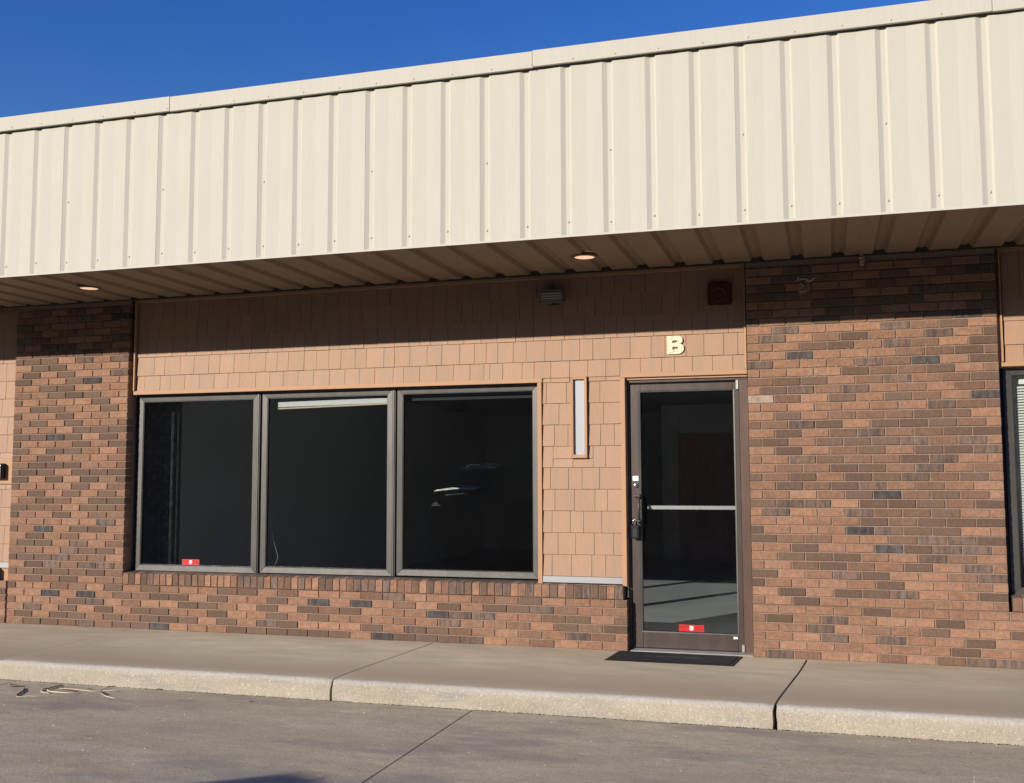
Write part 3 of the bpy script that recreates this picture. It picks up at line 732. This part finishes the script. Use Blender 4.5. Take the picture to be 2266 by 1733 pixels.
# ------------------------------------------------------------------ soffit
sof = empty('metal_soffit', (0, 0, 0), 'brown shaded ribbed metal soffit under the fascia', 'soffit')
sprof = [(0, .030), (.030, .026), (.052, .033), (.062, .030), (.085, 0), (.195, .004), (PT-.022, 0), (PT, .030)]
mb = MB(); n = len(sprof); ys = [FY+.036, -.9, -.45, -.012]
vs = [(x, y, z) for y in ys for x, z in sprof]
mb.add(vs, [(k*n+i, (k+1)*n+i, (k+1)*n+i+1, k*n+i+1) for k in range(3) for i in range(n-1)])
sme2 = mb.mesh('soffit_panel', M_soffit, fixn=False)
SX0 = -4.745
lights = [(-.20, -.60), (-4.73, -.655)]
for i in range(-8, 33):
    link('soffit_panel', sme2, sof, (SX0+i*PT, 0, ZS))
MB().prism([(-.016, ZS-.010), (.0, ZS-.010), (.0, ZS+.04), (-.016, ZS+.04)], -9, 5.1, 'x').obj('wall_channel', plain('dark_channel', (.06, .05, .04), .6), sof)
# wavy gap strip where the wall channel sags
def downlight(x, y, label, r=.092):
    t = empty('ceiling_light', (x, y, ZS), label, 'light', 'recessed lights in the soffit')
    MB().lathe([(r, -.014), (r+.010, -.012), (r+.013, -.004), (r+.013, .012), (r-.014, .004), (r-.014, -.010), (r, -.014)], (0, 0, 0), 'z', 40).obj('trim_ring', plain('dark_ring', (.20, .16, .12), .4), t, smooth=True)
    MB().lathe([(0, -.0065), (r*.45, -.0065), (r-.0135, -.006)], (0, 0, 0), 'z', 40).obj('diffuser', M_lamp, t)
downlight(-.195, -.595, 'lit recessed light in the soffit above the right dark window')
downlight(-4.725, -.65, 'lit recessed light in the soffit above the left brick section')

# ------------------------------------------------------------------ wall lamp
wl_t = empty('wall_lamp', (-.61, SY, 2.90), 'dusty rectangular wall lamp with ribbed lens under the soffit', 'lamp')
MB().box(-.06, .06, -.018, 0, -.06, .06).obj('back_plate', M_bronze, wl_t, bevel=.004)
MB().box(-.10, .10, -.105, -.018, -.052, .056).obj('housing', plain('lamp_housing', (.13, .12, .11), .5), wl_t, bevel=.006)
mb = MB(); pr = [(-.088, -.004)]
for i in range(9): pr += [(-.088+.0196*i+.004, -.010), (-.088+.0196*(i+1), -.004)]
MB().prism([(-.106, -.040)]+[(-.106-.004*(i % 2), -.040+.010*i) for i in range(1, 9)]+[(-.106, .046)], -.088, .088, 'x').obj('lens', M_lens, wl_t)
mb = mitre(-.098, .098, -.052, .056, .012, .012, .012, .010, -.113, -.105, 0); mb.obj('lens_frame', plain('lamp_rim', (.22, .19, .18), .5), wl_t)
MB().tube([(.015, -.06, -.052), (.015, -.06, -.066)], .02, 12).obj('sensor', M_blackpl, wl_t)
# horn
hn = empty('alarm_horn', (.777, SY, 2.862), 'dark maroon square alarm horn under the soffit near the brick wall', 'alarm')
MB().box(-.098, .092, -.052, 0, -.092, .088).obj('housing', M_horn, hn, bevel=.010, seg=2)
MB().lathe([(0, -.054), (.022, -.056), (.030, -.0535), (.048, -.0535), (.052, -.058), (.058, -.057), (.060, -.052)], (-.008, 0, -.004), 'y', 28).obj('grille', plain('maroon_grille', (.07, .018, .012), .5), hn, smooth=True)
MB().lathe([(0, -.003), (.004, -.002), (.005, 0)], (.072, -.052, .070), 'y', 8).obj('screw', M_steel, hn)
# key switch at far left
kb = empty('key_switch', (-6.255, .044, 1.475), 'black key box with a red stripe at the far left edge', 'key box')
MB().box(-.085, .055, -.062, 0, -.078, .072).obj('housing', M_blackpl, kb, bevel=.008, seg=2)
MB().box(-.080, .050, -.067, -.0622, -.072, .066).obj('face_plate', plain('grey_plate', (.25, .23, .21), .45, .3), kb, bevel=.002)
MB().box(-.078, .040, -.0695, -.0672, .030, .052).obj('stripe', M_red, kb)
MB().box(-.078, .034, -.0695, -.0672, -.052, -.030).obj('label', M_white, kb)
MB().box(-.078, .026, -.0695, -.0672, -.022, .026).obj('window', M_gasket, kb)
MB().lathe([(0, -.004), (.005, -.003), (.006, 0)], (.040, -.0672, .050), 'y', 10).obj('screw', M_steel, kb)

# ------------------------------------------------------------------ wasp nests
rnd = random.Random(3)
def blob_mesh(name, parts, m):
    bm = bmesh.new()
    for (cx, cy, cz, rx, ry, rz) in parts:
        g = bmesh.ops.create_icosphere(bm, subdivisions=2, radius=1)
        for v in g['verts']:
            j = 1+rnd.uniform(-.12, .12); v.co = Vector((cx+v.co.x*rx*j, cy+v.co.y*ry*j, cz+v.co.z*rz*j))
    me = bpy.data.meshes.new(name); bm.to_mesh(me); bm.free(); me.materials.append(m); return me
o = link('wasp_nest', blob_mesh('n', [(0, 0, .03, .018, .02, .02), (0, 0, .01, .026, .024, .02), (.002, 0, -.015, .024, .022, .02), (.004, 0, -.04, .016, .015, .014)], M_mud), None, (1.862, -.024, ZS-.035))
tag(o, 'small grey mud nest hanging where the soffit meets the right brick wall', 'nest')
parts = []
for a, b, s in [(-.05, .055, .010), (-.036, .052, .008), (-.022, .055, .008), (-.006, .054, .007), (.008, .050, .008), (.022, .044, .008), (.036, .036, .009), (.050, .042, .009), (.062, .050, .008), (.074, .053, .006), (.014, .034, .007), (.028, .030, .007), (-.05, .08, .004), (-.05, .068, .005), (-.066, .040, .007), (-.078, .034, .005),
                (-.05, -.045, .006), (-.036, -.046, .007), (-.02, -.045, .008), (-.004, -.044, .008), (.012, -.042, .006), (.028, -.04, .005), (-.03, -.058, .006), (-.006, -.058, .006), (-.048, -.066, .004), (-.02, .0, .010), (-.03, .015, .008), (-.035, -.015, .007)]:
    parts.append((a, 0, b, s*1.25, .004, s))
o = link('mud_nest_marks', blob_mesh('n', parts, plain('pale_mud', (.50, .44, .35), .95, var=.3, scale=90)), None, (1.437, -.001, 2.885))
tag(o, 'pale broken mud wasp nest remains on the shaded right brick wall', 'nest')

# ------------------------------------------------------------------ pavement with kerb
CY = -1.655; LZ = -.152
walk = empty('pavement', (0, 0, 0), None, None, None, 'structure')
J0 = [(-10.4, -10.4), (-7.60, -7.62), (-4.652, -4.655), (-1.655, -1.790), (1.392, 1.208), (4.35, 4.25), (7.5, 7.5)]
gap = [.003, .003, .0025, .0055, .0075, .004, .003]
def slab(x0a, x0b, x1a, x1b, g0, g1, par):
    # cross-section from wall to kerb foot: (y, z)
    cs = [(.19, 0), (-.5, 0), (-1.2, -.002), (-1.50, -.004), (CY+.040, -.007), (CY+.018, -.012), (CY+.005, -.024), (CY, -.042), (CY-.003, -.075), (CY-.005, -.11), (CY-.006, LZ-.05)]
    nx = max(12, int((x1a-x0a)/.06))
    vs = []; fs = []; mi = []
    r = random.Random(int(x0a*100))
    w0 = [r.uniform(-1, 1) for _ in cs]; w1 = [r.uniform(-1, 1) for _ in cs]
    for j, (y, z) in enumerate(cs):
        t = min(1, max(0, (.0-y)/(0-CY)))
        a = x0a+(x0b-x0a)*t+g0; b = x1a+(x1b-x1a)*t-g1
        if j >= 5: a += .007*w0[j]+.004; b += .007*w1[j]-.004
        for i in range(nx+1):
            x = a+(b-a)*i/nx
            wob = .004*math.sin(x*1.9)+.002*math.sin(x*7.1+1) if j >= 4 else 0
            zn = r.uniform(-.0012, .0012) if 3 < j < 9 else 0
            e = 0
            if j in (4, 5, 6, 7) and i in (0, nx): e = .006
            vs.append((x, y+wob+(r.uniform(-.0015, .0015) if j > 4 else 0), z+zn-e))
    m = nx+1
    for j in range(len(cs)-1):
        for i in range(nx):
            fs.append((j*m+i, j*m+i+1, (j+1)*m+i+1, (j+1)*m+i)); mi.append(1 if j >= 4 else 0)
    # end faces
    k = len(vs); L = [(vs[j*m][0], vs[j*m][1], vs[j*m][2]) for j in range(len(cs))]; R = [vs[j*m+nx] for j in range(len(cs))]
    for S in (L, R):
        k = len(vs); vs += S; vs += [(S[0][0], .19, LZ-.05)]; fs.append(tuple(range(k, k+len(cs)+1))); mi.append(1)
    me = bpy.data.meshes.new('slab'); me.from_pydata(vs, [], fs); me.materials.append(M_walk); me.materials.append(M_curb)
    me.polygons.foreach_set('material_index', mi); sm_ = [1 < len(f) < 5 for f in fs]; me.polygons.foreach_set('use_smooth', sm_); me.update()
    return link('slab', me, par)
for a, b, g0, g1 in zip(J0, J0[1:], gap, gap[1:]):
    slab(a[0], a[1], b[0], b[1], g0, g1, walk)
MB().box(-10.3, 7.4, CY+.07, .18, LZ-.06, -.03).obj('joint_filler', M_dirt, walk)
# parking lot slabs
lot = empty('parking_lot', (0, 0, 0), None, None, None, 'structure')
lx = [-15.6, -11.9, -8.15, -4.44, -.745, 2.95, 6.65, 10.4]
ly = [CY-.008, -4.75]
for (y0, y1) in zip(ly, ly[1:]):
    for (a, b) in zip(lx, lx[1:]):
        mb = MB().add([(a+.004, y0, LZ), (b-.004, y0, LZ), (b-.004, y1+.004, LZ), (a+.004, y1+.004, LZ), (a+.004, y0, LZ-.04), (b-.004, y0, LZ-.04), (b-.004, y1+.004, LZ-.04), (a+.004, y1+.004, LZ-.04)],
                      [(0, 3, 2, 1), (0, 1, 5, 4), (1, 2, 6, 5), (2, 3, 7, 6), (3, 0, 4, 7)])
        mb.v = [(x+(-.045 if y < -3 and abs(x) < 99 else 0)*0, y, z) for x, y, z in mb.v]
        mb.obj('slab', M_lot, lot, bevel=.002)
MB().box(-15.6, 10.4, -4.74, CY, LZ-.05, LZ-.02).obj('joint_filler', M_dirt, lot)
g = MB().add([(-400, -4.75, LZ-.004), (400, -4.75, LZ-.004), (400, -800, LZ-.004), (-400, -800, LZ-.004),
              (-400, 800, LZ-.006), (400, 800, LZ-.006), (400, 0, LZ-.10), (-400, 0, LZ-.10)], [(0, 3, 2, 1)])
g.add([(-400, -4.75, LZ-.06), (400, -4.75, LZ-.06), (400, 800, LZ-.06), (-400, 800, LZ-.06)], [(0, 1, 2, 3)])
go = g.obj('ground', plain('low_bounce_asphalt', (.06, .056, .05), .9, var=.15, scale=3)); go['kind'] = 'structure'  # unseen ground past the slabs, made dark to cut bounce on the wall
# dirt and grit along the kerb foot
rg = random.Random(5); mb = MB()
for i in range(1500):
    x = rg.uniform(-5.4, 3.4); y = CY-.012-abs(rg.gauss(0, .006)); s = rg.uniform(.0015, .005)
    mb.add([(x-s, y-s, LZ), (x+s*1.2, y-s*.6, LZ), (x+s*.3, y+s, LZ), (x, y, LZ+s*1.3)], [(0, 1, 3), (1, 2, 3), (2, 0, 3)])
for i in range(900):
    x = rg.uniform(-6, 3.6); y = rg.uniform(-4.2, CY-.02); s = rg.uniform(.0012, .0034)
    mb.add([(x-s, y-s, LZ), (x+s*1.2, y-s*.6, LZ), (x+s*.3, y+s, LZ), (x, y, LZ+s)], [(0, 1, 3), (1, 2, 3), (2, 0, 3)])
o = mb.obj('grit', M_twig); o['kind'] = 'stuff'; o['label'] = 'dark grit and crumbs along the kerb foot'
mb = MB()
for i in range(160):
    x = rg.uniform(-6, 3.6); y = rg.uniform(-4.2, CY-.02); s = rg.uniform(.002, .004)
    mb.add([(x-s, y-s, LZ), (x+s*1.2, y-s*.6, LZ), (x+s*.3, y+s, LZ), (x, y, LZ+s)], [(0, 1, 3), (1, 2, 3), (2, 0, 3)])
o = mb.obj('pale_grit', M_litter); o['kind'] = 'stuff'; o['label'] = 'small pale chips scattered on the lot'

# ------------------------------------------------------------------ mat
mt = empty('door_mat', (.39, -.215, .0), 'black rubber mat with a raised border lying before the glass door', 'mat')
mb = MB().add([(-.50, -.222, 0), (.475, -.222, 0), (.515, .205, 0), (-.470, .205, 0), (-.49, -.212, .006), (.465, -.212, .006), (.503, .195, .006), (-.46, .195, .006)],
              [(0, 1, 5, 4), (1, 2, 6, 5), (2, 3, 7, 6), (3, 0, 4, 7), (4, 5, 6, 7)])
mb.obj('border', M_black, mt)
MB().add([(-.470, -.185, .0065), (.445, -.185, .0065), (.480, .172, .0065), (-.442, .172, .0065), (-.470, -.185, .011), (.445, -.185, .011), (.480, .172, .011), (-.442, .172, .011)],
         [(0, 1, 5, 4), (1, 2, 6, 5), (2, 3, 7, 6), (3, 0, 4, 7), (4, 5, 6, 7)]).obj('pile', plain('mat_pile', (.010, .010, .011), .95, var=.5, scale=220, bmp=.004), mt)
rs = random.Random(11); mb = MB(); x = -.20
pts = []
while x < .24:
    if rs.random() < .14: 
        if len(pts) > 3: mb.tube(pts, .0022, 5)
        pts = []; x += .016; continue
    amp = rs.choice([.012, .014, .030, .016]); 
    for k in range(5):
        t = k/5*2*PI; pts.append((x+.006*k/5*2+.004*math.sin(t), -.005+amp*.5*(1-math.cos(t))-.008, .0115))
    x += .013
if len(pts) > 3: mb.tube(pts, .0022, 5)
mb.obj('script_print', plain('mat_print', (.075, .075, .075), .7), mt)

# ------------------------------------------------------------------ debris by the kerb
def gpt(px, py, z=LZ):
    d = fwd+rgt*((px-1133)/fpx)-up*((py-866.5)/fpx); t = (z-CAM_POS.z)/d.z; return CAM_POS+d*t
def blade(pix, w, m, label, grp='dried grass blades in the gutter', lift=.004, nm='dry_grass_blade', cat='dry grass'):
    P = [gpt(*p) for p in pix]; mb = MB(); pts = []
    for i, p in enumerate(P): pts.append((p.x, p.y, LZ+lift+.006*math.sin(i/max(1, len(P)-1)*PI)))
    n = len(pts); rr = [w*(.35+.65*math.sin((i+.6)/(n+.2)*PI)) for i in range(n)]
    mb.tube(pts, rr, 5)
    cz = LZ+lift; mb.v = [(x, y, cz+(z-cz)*.6) for x, y, z in mb.v]
    o = mb.obj(nm, m, smooth=True); tag(o, label, cat, grp); return o
q = lambda l: [(a/5.4925, 1480+b/5.4925) for a, b in l]
blade(q([(200, 345), (260, 350), (330, 343), (400, 345), (465, 348)]), .004, M_straw, 'pale dried grass blade furthest left in the gutter')
blade(q([(300, 240), (285, 280), (240, 310), (210, 325), (225, 340)]), .009, M_twig, 'thick dark curled stem beside the leftmost grass blade', nm='dry_twig', cat='twig')
blade(q([(130, 225), (200, 225), (310, 215)]), .006, M_twig, 'dark stem lying next to the dead leaf at the left', nm='dry_twig', cat='twig')
blade(q([(550, 250), (505, 275), (500, 292), (560, 302), (605, 308)]), .005, M_straw, 'short curved dried blade in the middle of the gutter clump')
blade(q([(575, 255), (590, 280), (680, 295), (800, 303), (970, 300)]), .007, M_straw, 'widest pale dried grass blade in the gutter clump')
blade(q([(720, 245), (880, 255), (1000, 272), (1100, 282), (1220, 284)]), .005, M_straw, 'long dried grass blade behind the wide one in the clump')
blade(q([(1225, 275), (1350, 280), (1460, 277)]), .0035, M_straw, 'straight thin dried blade right of the clump')
blade(q([(1225, 305), (1290, 345), (1350, 360), (1412, 368)]), .005, M_straw, 'forked dried grass blade furthest right, nearest the camera')
blade(q([(500, 285), (540, 255), (620, 245), (700, 215), (740, 200)]), .006, M_twig, 'long dark stem touching the kerb above the clump', nm='dry_twig', cat='twig')
blade(q([(610, 275), (650, 250), (720, 235), (745, 200)]), .004, M_twig, 'second dark stem crossing the clump', nm='dry_twig', cat='twig')
blade(q([(1235, 290), (1230, 270), (1310, 240), (1400, 215), (1500, 215), (1580, 240)]), .003, M_twig, 'thin dark twig arching along the kerb foot', nm='dry_twig', cat='twig')
blade(q([(1235, 285), (1250, 310), (1310, 322)]), .006, M_leaf, 'small dark twist at the fork of the right blade', nm='dry_twig', cat='twig')
blade(q([(760, 255), (830, 270), (880, 282), (960, 275)]), .005, M_twig, 'dark knotted stem in the middle of the clump', nm='dry_twig', cat='twig')
def leaf(px, py, s, m, label, rz=0):
    p = gpt(px, py); rr = random.Random(int(px)); bm = bmesh.new()
    mb = MB(); n = 10; vs = [(0, 0, s*.25)]
    for i in range(n):
        t = 2*PI*i/n; r = s*(1+.35*math.sin(3*t+rr.random())+rr.uniform(-.15, .15)); vs.append((r*math.cos(t), r*.7*math.sin(t), abs(s*.35*math.sin(2*t+1))+rr.uniform(0, s*.2)+.001))
    mb.add(vs, [(0, i+1, (i+1) % n+1) for i in range(n)])
    o = mb.obj('dead_leaf', m, None, (p.x, p.y, LZ+.001)); o.rotation_euler.z = rz; tag(o, label, 'leaf'); return o
leaf(28, 1517, .022, M_leaf, 'dark curled dead leaf furthest left in the gutter')
leaf(198, 1527, .018, M_leaf, 'dark curled leaf right of the grass clump at the kerb')
leaf(557, 1554, .017, plain('red_leaf', (.13, .045, .035), .8), 'single reddish dead leaf lying on the lot before the left windows')
leaf(350, 1527, .016, plain('moss', (.10, .10, .05), .9), 'greenish dry tuft at the kerb foot')
o = leaf(630, 1543, .018, M_litter, 'crumpled scrap of white litter at the kerb foot'); o.name = 'litter_scrap'; o['category'] = 'litter'

# ------------------------------------------------------------------ interior
inn = empty('room_interior', (0, 0, 0), None, None, None, 'structure')
M_iw = plain('inside_wall', (.84, .87, .88), .8, var=.04, scale=4)
M_if = plain('inside_carpet', (.38, .40, .39), .95, var=.10, scale=2.5)
M_ic = plain('inside_ceiling', (.35, .36, .36), .9)
MB().box(-4.99, 1.35, .20, 11.3, -.03, -.004).obj('floor', M_if, inn)
MB().box(-5.05, -4.90, .205, 11.3, -.004, 2.62).obj('wall', M_iw, inn)
MB().box(1.25, 1.4, .205, 11.3, -.004, 2.62).obj('wall', M_iw, inn)
MB().box(-4.90, 1.25, 11.2, 11.3, -.004, 2.62).obj('wall', M_iw, inn)
MB().box(-5.0, 1.4, .205, 11.3, 2.62, 2.72).obj('ceiling', M_ic, inn)
MB().box(-1.10, -.82, 9.32, 9.45, -.004, 2.62).obj('pillar', M_iw, inn)
MB().box(-.819, 1.25, 9.34, 9.45, 2.145, 2.62).obj('wall', M_iw, inn)
MB().box(-.819, .30, 9.36, 9.42, .0, 2.14).obj('wooden_door', plain('brown_wood', (.5, .14, .075), .5, var=.3, scale=6, stretch=(3, 1, .3)), inn)
MB().box(.301, 1.25, 9.36, 9.42, .0, 2.14).obj('wooden_door', plain('brown_wood_2', (.42, .13, .075), .5, var=.3, scale=6, stretch=(3, 1, .3)), inn)
# facade inner lining between openings, neighbours closed off
MB().box(-9.4, -7.3, .0, .21, -.02, 3.16).obj('wall_end', M_iw, core)
MB().box(1.41, 5.2, .6, .7, -.02, 3.16).obj('wall', M_iw, core)
MB().box(-9.4, -5.06, .6, .7, -.02, 3.16).obj('wall', M_iw, core)
MB().box(4.95, 5.2, .0, .7, -.02, 3.16).obj('wall_end', M_iw, core)
MB().box(-5.0, 1.4, .205, .6, 2.73, 3.16).obj('lintel', M_iw, core)

# ------------------------------------------------------------------ things behind the camera, for reflections, a car shadow and blocking low sky
ob = empty('sky_block_building', (0, -46, LZ), 'added tall dark building across the lot, blocking low sky and darkening the glass', 'building')  # added block, tall enough to hide low sky and darken reflections
MB().box(-70, 60, -8, 0, 0, 13.5).obj('wall', plain('far_brick', (.07, .055, .05), .9, var=.2, scale=1), ob)
MB().box(-70.3, 60.3, -8.3, .3, 13.5, 14.0).obj('roof', plain('far_roof', (.06, .055, .05), .8), ob)
mw = MB().box(-1.2, 1.2, 0, .06, 1.0, 2.4).mesh('window', M_gasket)
for i in range(66): link('window', mw, ob, (-62+(i % 22)*5.6, .0, (i//22)*3.8))

car = empty('parked_car', (-3.12, -9.72, LZ), 'dark estate car behind the camera, with an added glint plate mirrored in the right window', 'car')
M_glint = plain('brushed_chrome', (.85, .85, .83), .30, 1)
M_car = plain('black_car_paint', (.012, .012, .013), .6, spec=.2)
def carbody():
    # side profile (y along car: rear at +y), half widths
    st = [(2.25, .50, .95, .78), (2.12, .38, 1.02, .86), (1.2, .33, 1.05, .90), (0, .33, 1.04, .91), (-1.2, .33, 1.02, .90), (-2.0, .36, .86, .86), (-2.3, .45, .70, .74)]
    mb = MB(); vs = []
    for y, zb, zt, hw in st:
        zt *= 1.1; vs += [(-hw*.92, y, zb), (-hw, y, (zb+zt)/2), (-hw*.95, y, zt), (hw*.95, y, zt), (hw, y, (zb+zt)/2), (hw*.92, y, zb)]
    n = 6; fs = []
    for k in range(len(st)-1):
        for i in range(n): fs.append((k*n+i, k*n+(i+1) % n, (k+1)*n+(i+1) % n, (k+1)*n+i))
    fs += [tuple(range(n)), tuple(range((len(st)-1)*n, len(st)*n))]
    return mb.add(vs, fs)
carbody().obj('body', M_car, car, bevel=.03, seg=2)
cab = MB(); vs = []
for y, z0_, z1_, w0, w1 in [(2.10, 1.0, 1.06, .82, .78), (1.85, 1.0, 1.58, .84, .60), (1.3, 1.0, 1.66, .86, .62), (.2, 1.0, 1.67, .86, .63), (-.35, 1.0, 1.58, .85, .62), (-1.05, 1.0, 1.04, .82, .76)]:
    z1_ *= 1.07; vs += [(-w0, y, z0_), (-w1, y, z1_), (w1, y, z1_), (w0, y, z0_)]
cab.add(vs, [(k*4+i, k*4+(i+1) % 4, (k+1)*4+(i+1) % 4, (k+1)*4+i) for k in range(5) for i in range(4)]+[(0, 1, 2, 3), (20, 21, 22, 23)])
cab.obj('cabin', plain('car_glass', (.01, .01, .012), .05), car, bevel=.03, seg=2)
for sx in (-1, 1):
    for sy in (1.45, -1.45):
        w = MB().lathe([(0, -.09), (.20, -.09), (.22, -.11), (.33, -.10), (.34, .0), (.33, .10), (0, .10)], (0, 0, 0), 'x', 24).obj('wheel', M_black, car, (sx*.82, sy, .34), smooth=True)
        MB().lathe([(0, .112), (.18, .108), (.20, .10)], (0, 0, 0), 'x', 16).obj('rim', M_blackpl, w).rotation_euler.z = 0 if sx > 0 else PI
    MB().box(sx*.66-.12, sx*.66+.12, 2.20, 2.235, .72, .86).obj('tail_lamp', plain('tail_red', (.5, .01, .01), .2), car, bevel=.01)
    MB().tube([(sx*.58, 1.2, 1.79), (sx*.58, -.1, 1.79)], .015, 8).obj('roof_rail', M_steel, car)
MB().tube([(-.56, 1.60, 1.76), (-.30, 1.60, 1.775), (0, 1.60, 1.78), (.30, 1.60, 1.775), (.56, 1.60, 1.76)], .007, 8).obj('rack_bar', M_steel, car, smooth=True)
for i in range(7):  # studs added to catch the sun as a row of glints
    x = -.5+i/6; MB().lathe([(0, -.036), (.026, -.026), (.036, 0), (.026, .026), (0, .036)], (x, 1.70, 1.725-.02*abs(2*x)**2*.9), 'z', 12).obj('glint_stud', M_glint, car, smooth=True)
mb = MB(); nn = 24
for y, dz, d in ((2.12, .018, 0), (2.19, -.020, 0), (2.19, -.032, 1), (2.12, -.01, 1)):
    for i in range(nn+1):
        x = -.70+1.4*i/nn; mb.v.append((x, y, 1.375+dz-.035*x*x+.045*x+.0006*math.sin(x*19)))
for a in range(4):
    b = (a+1) % 4
    for i in range(nn): mb.f.append((a*(nn+1)+i, a*(nn+1)+i+1, b*(nn+1)+i+1, b*(nn+1)+i)); mb.m.append(0)
mb.obj('glint_plate', M_glint, car)  # added reflector plate, tilted to throw a sun glint into the window

car.rotation_euler.z = math.radians(38)
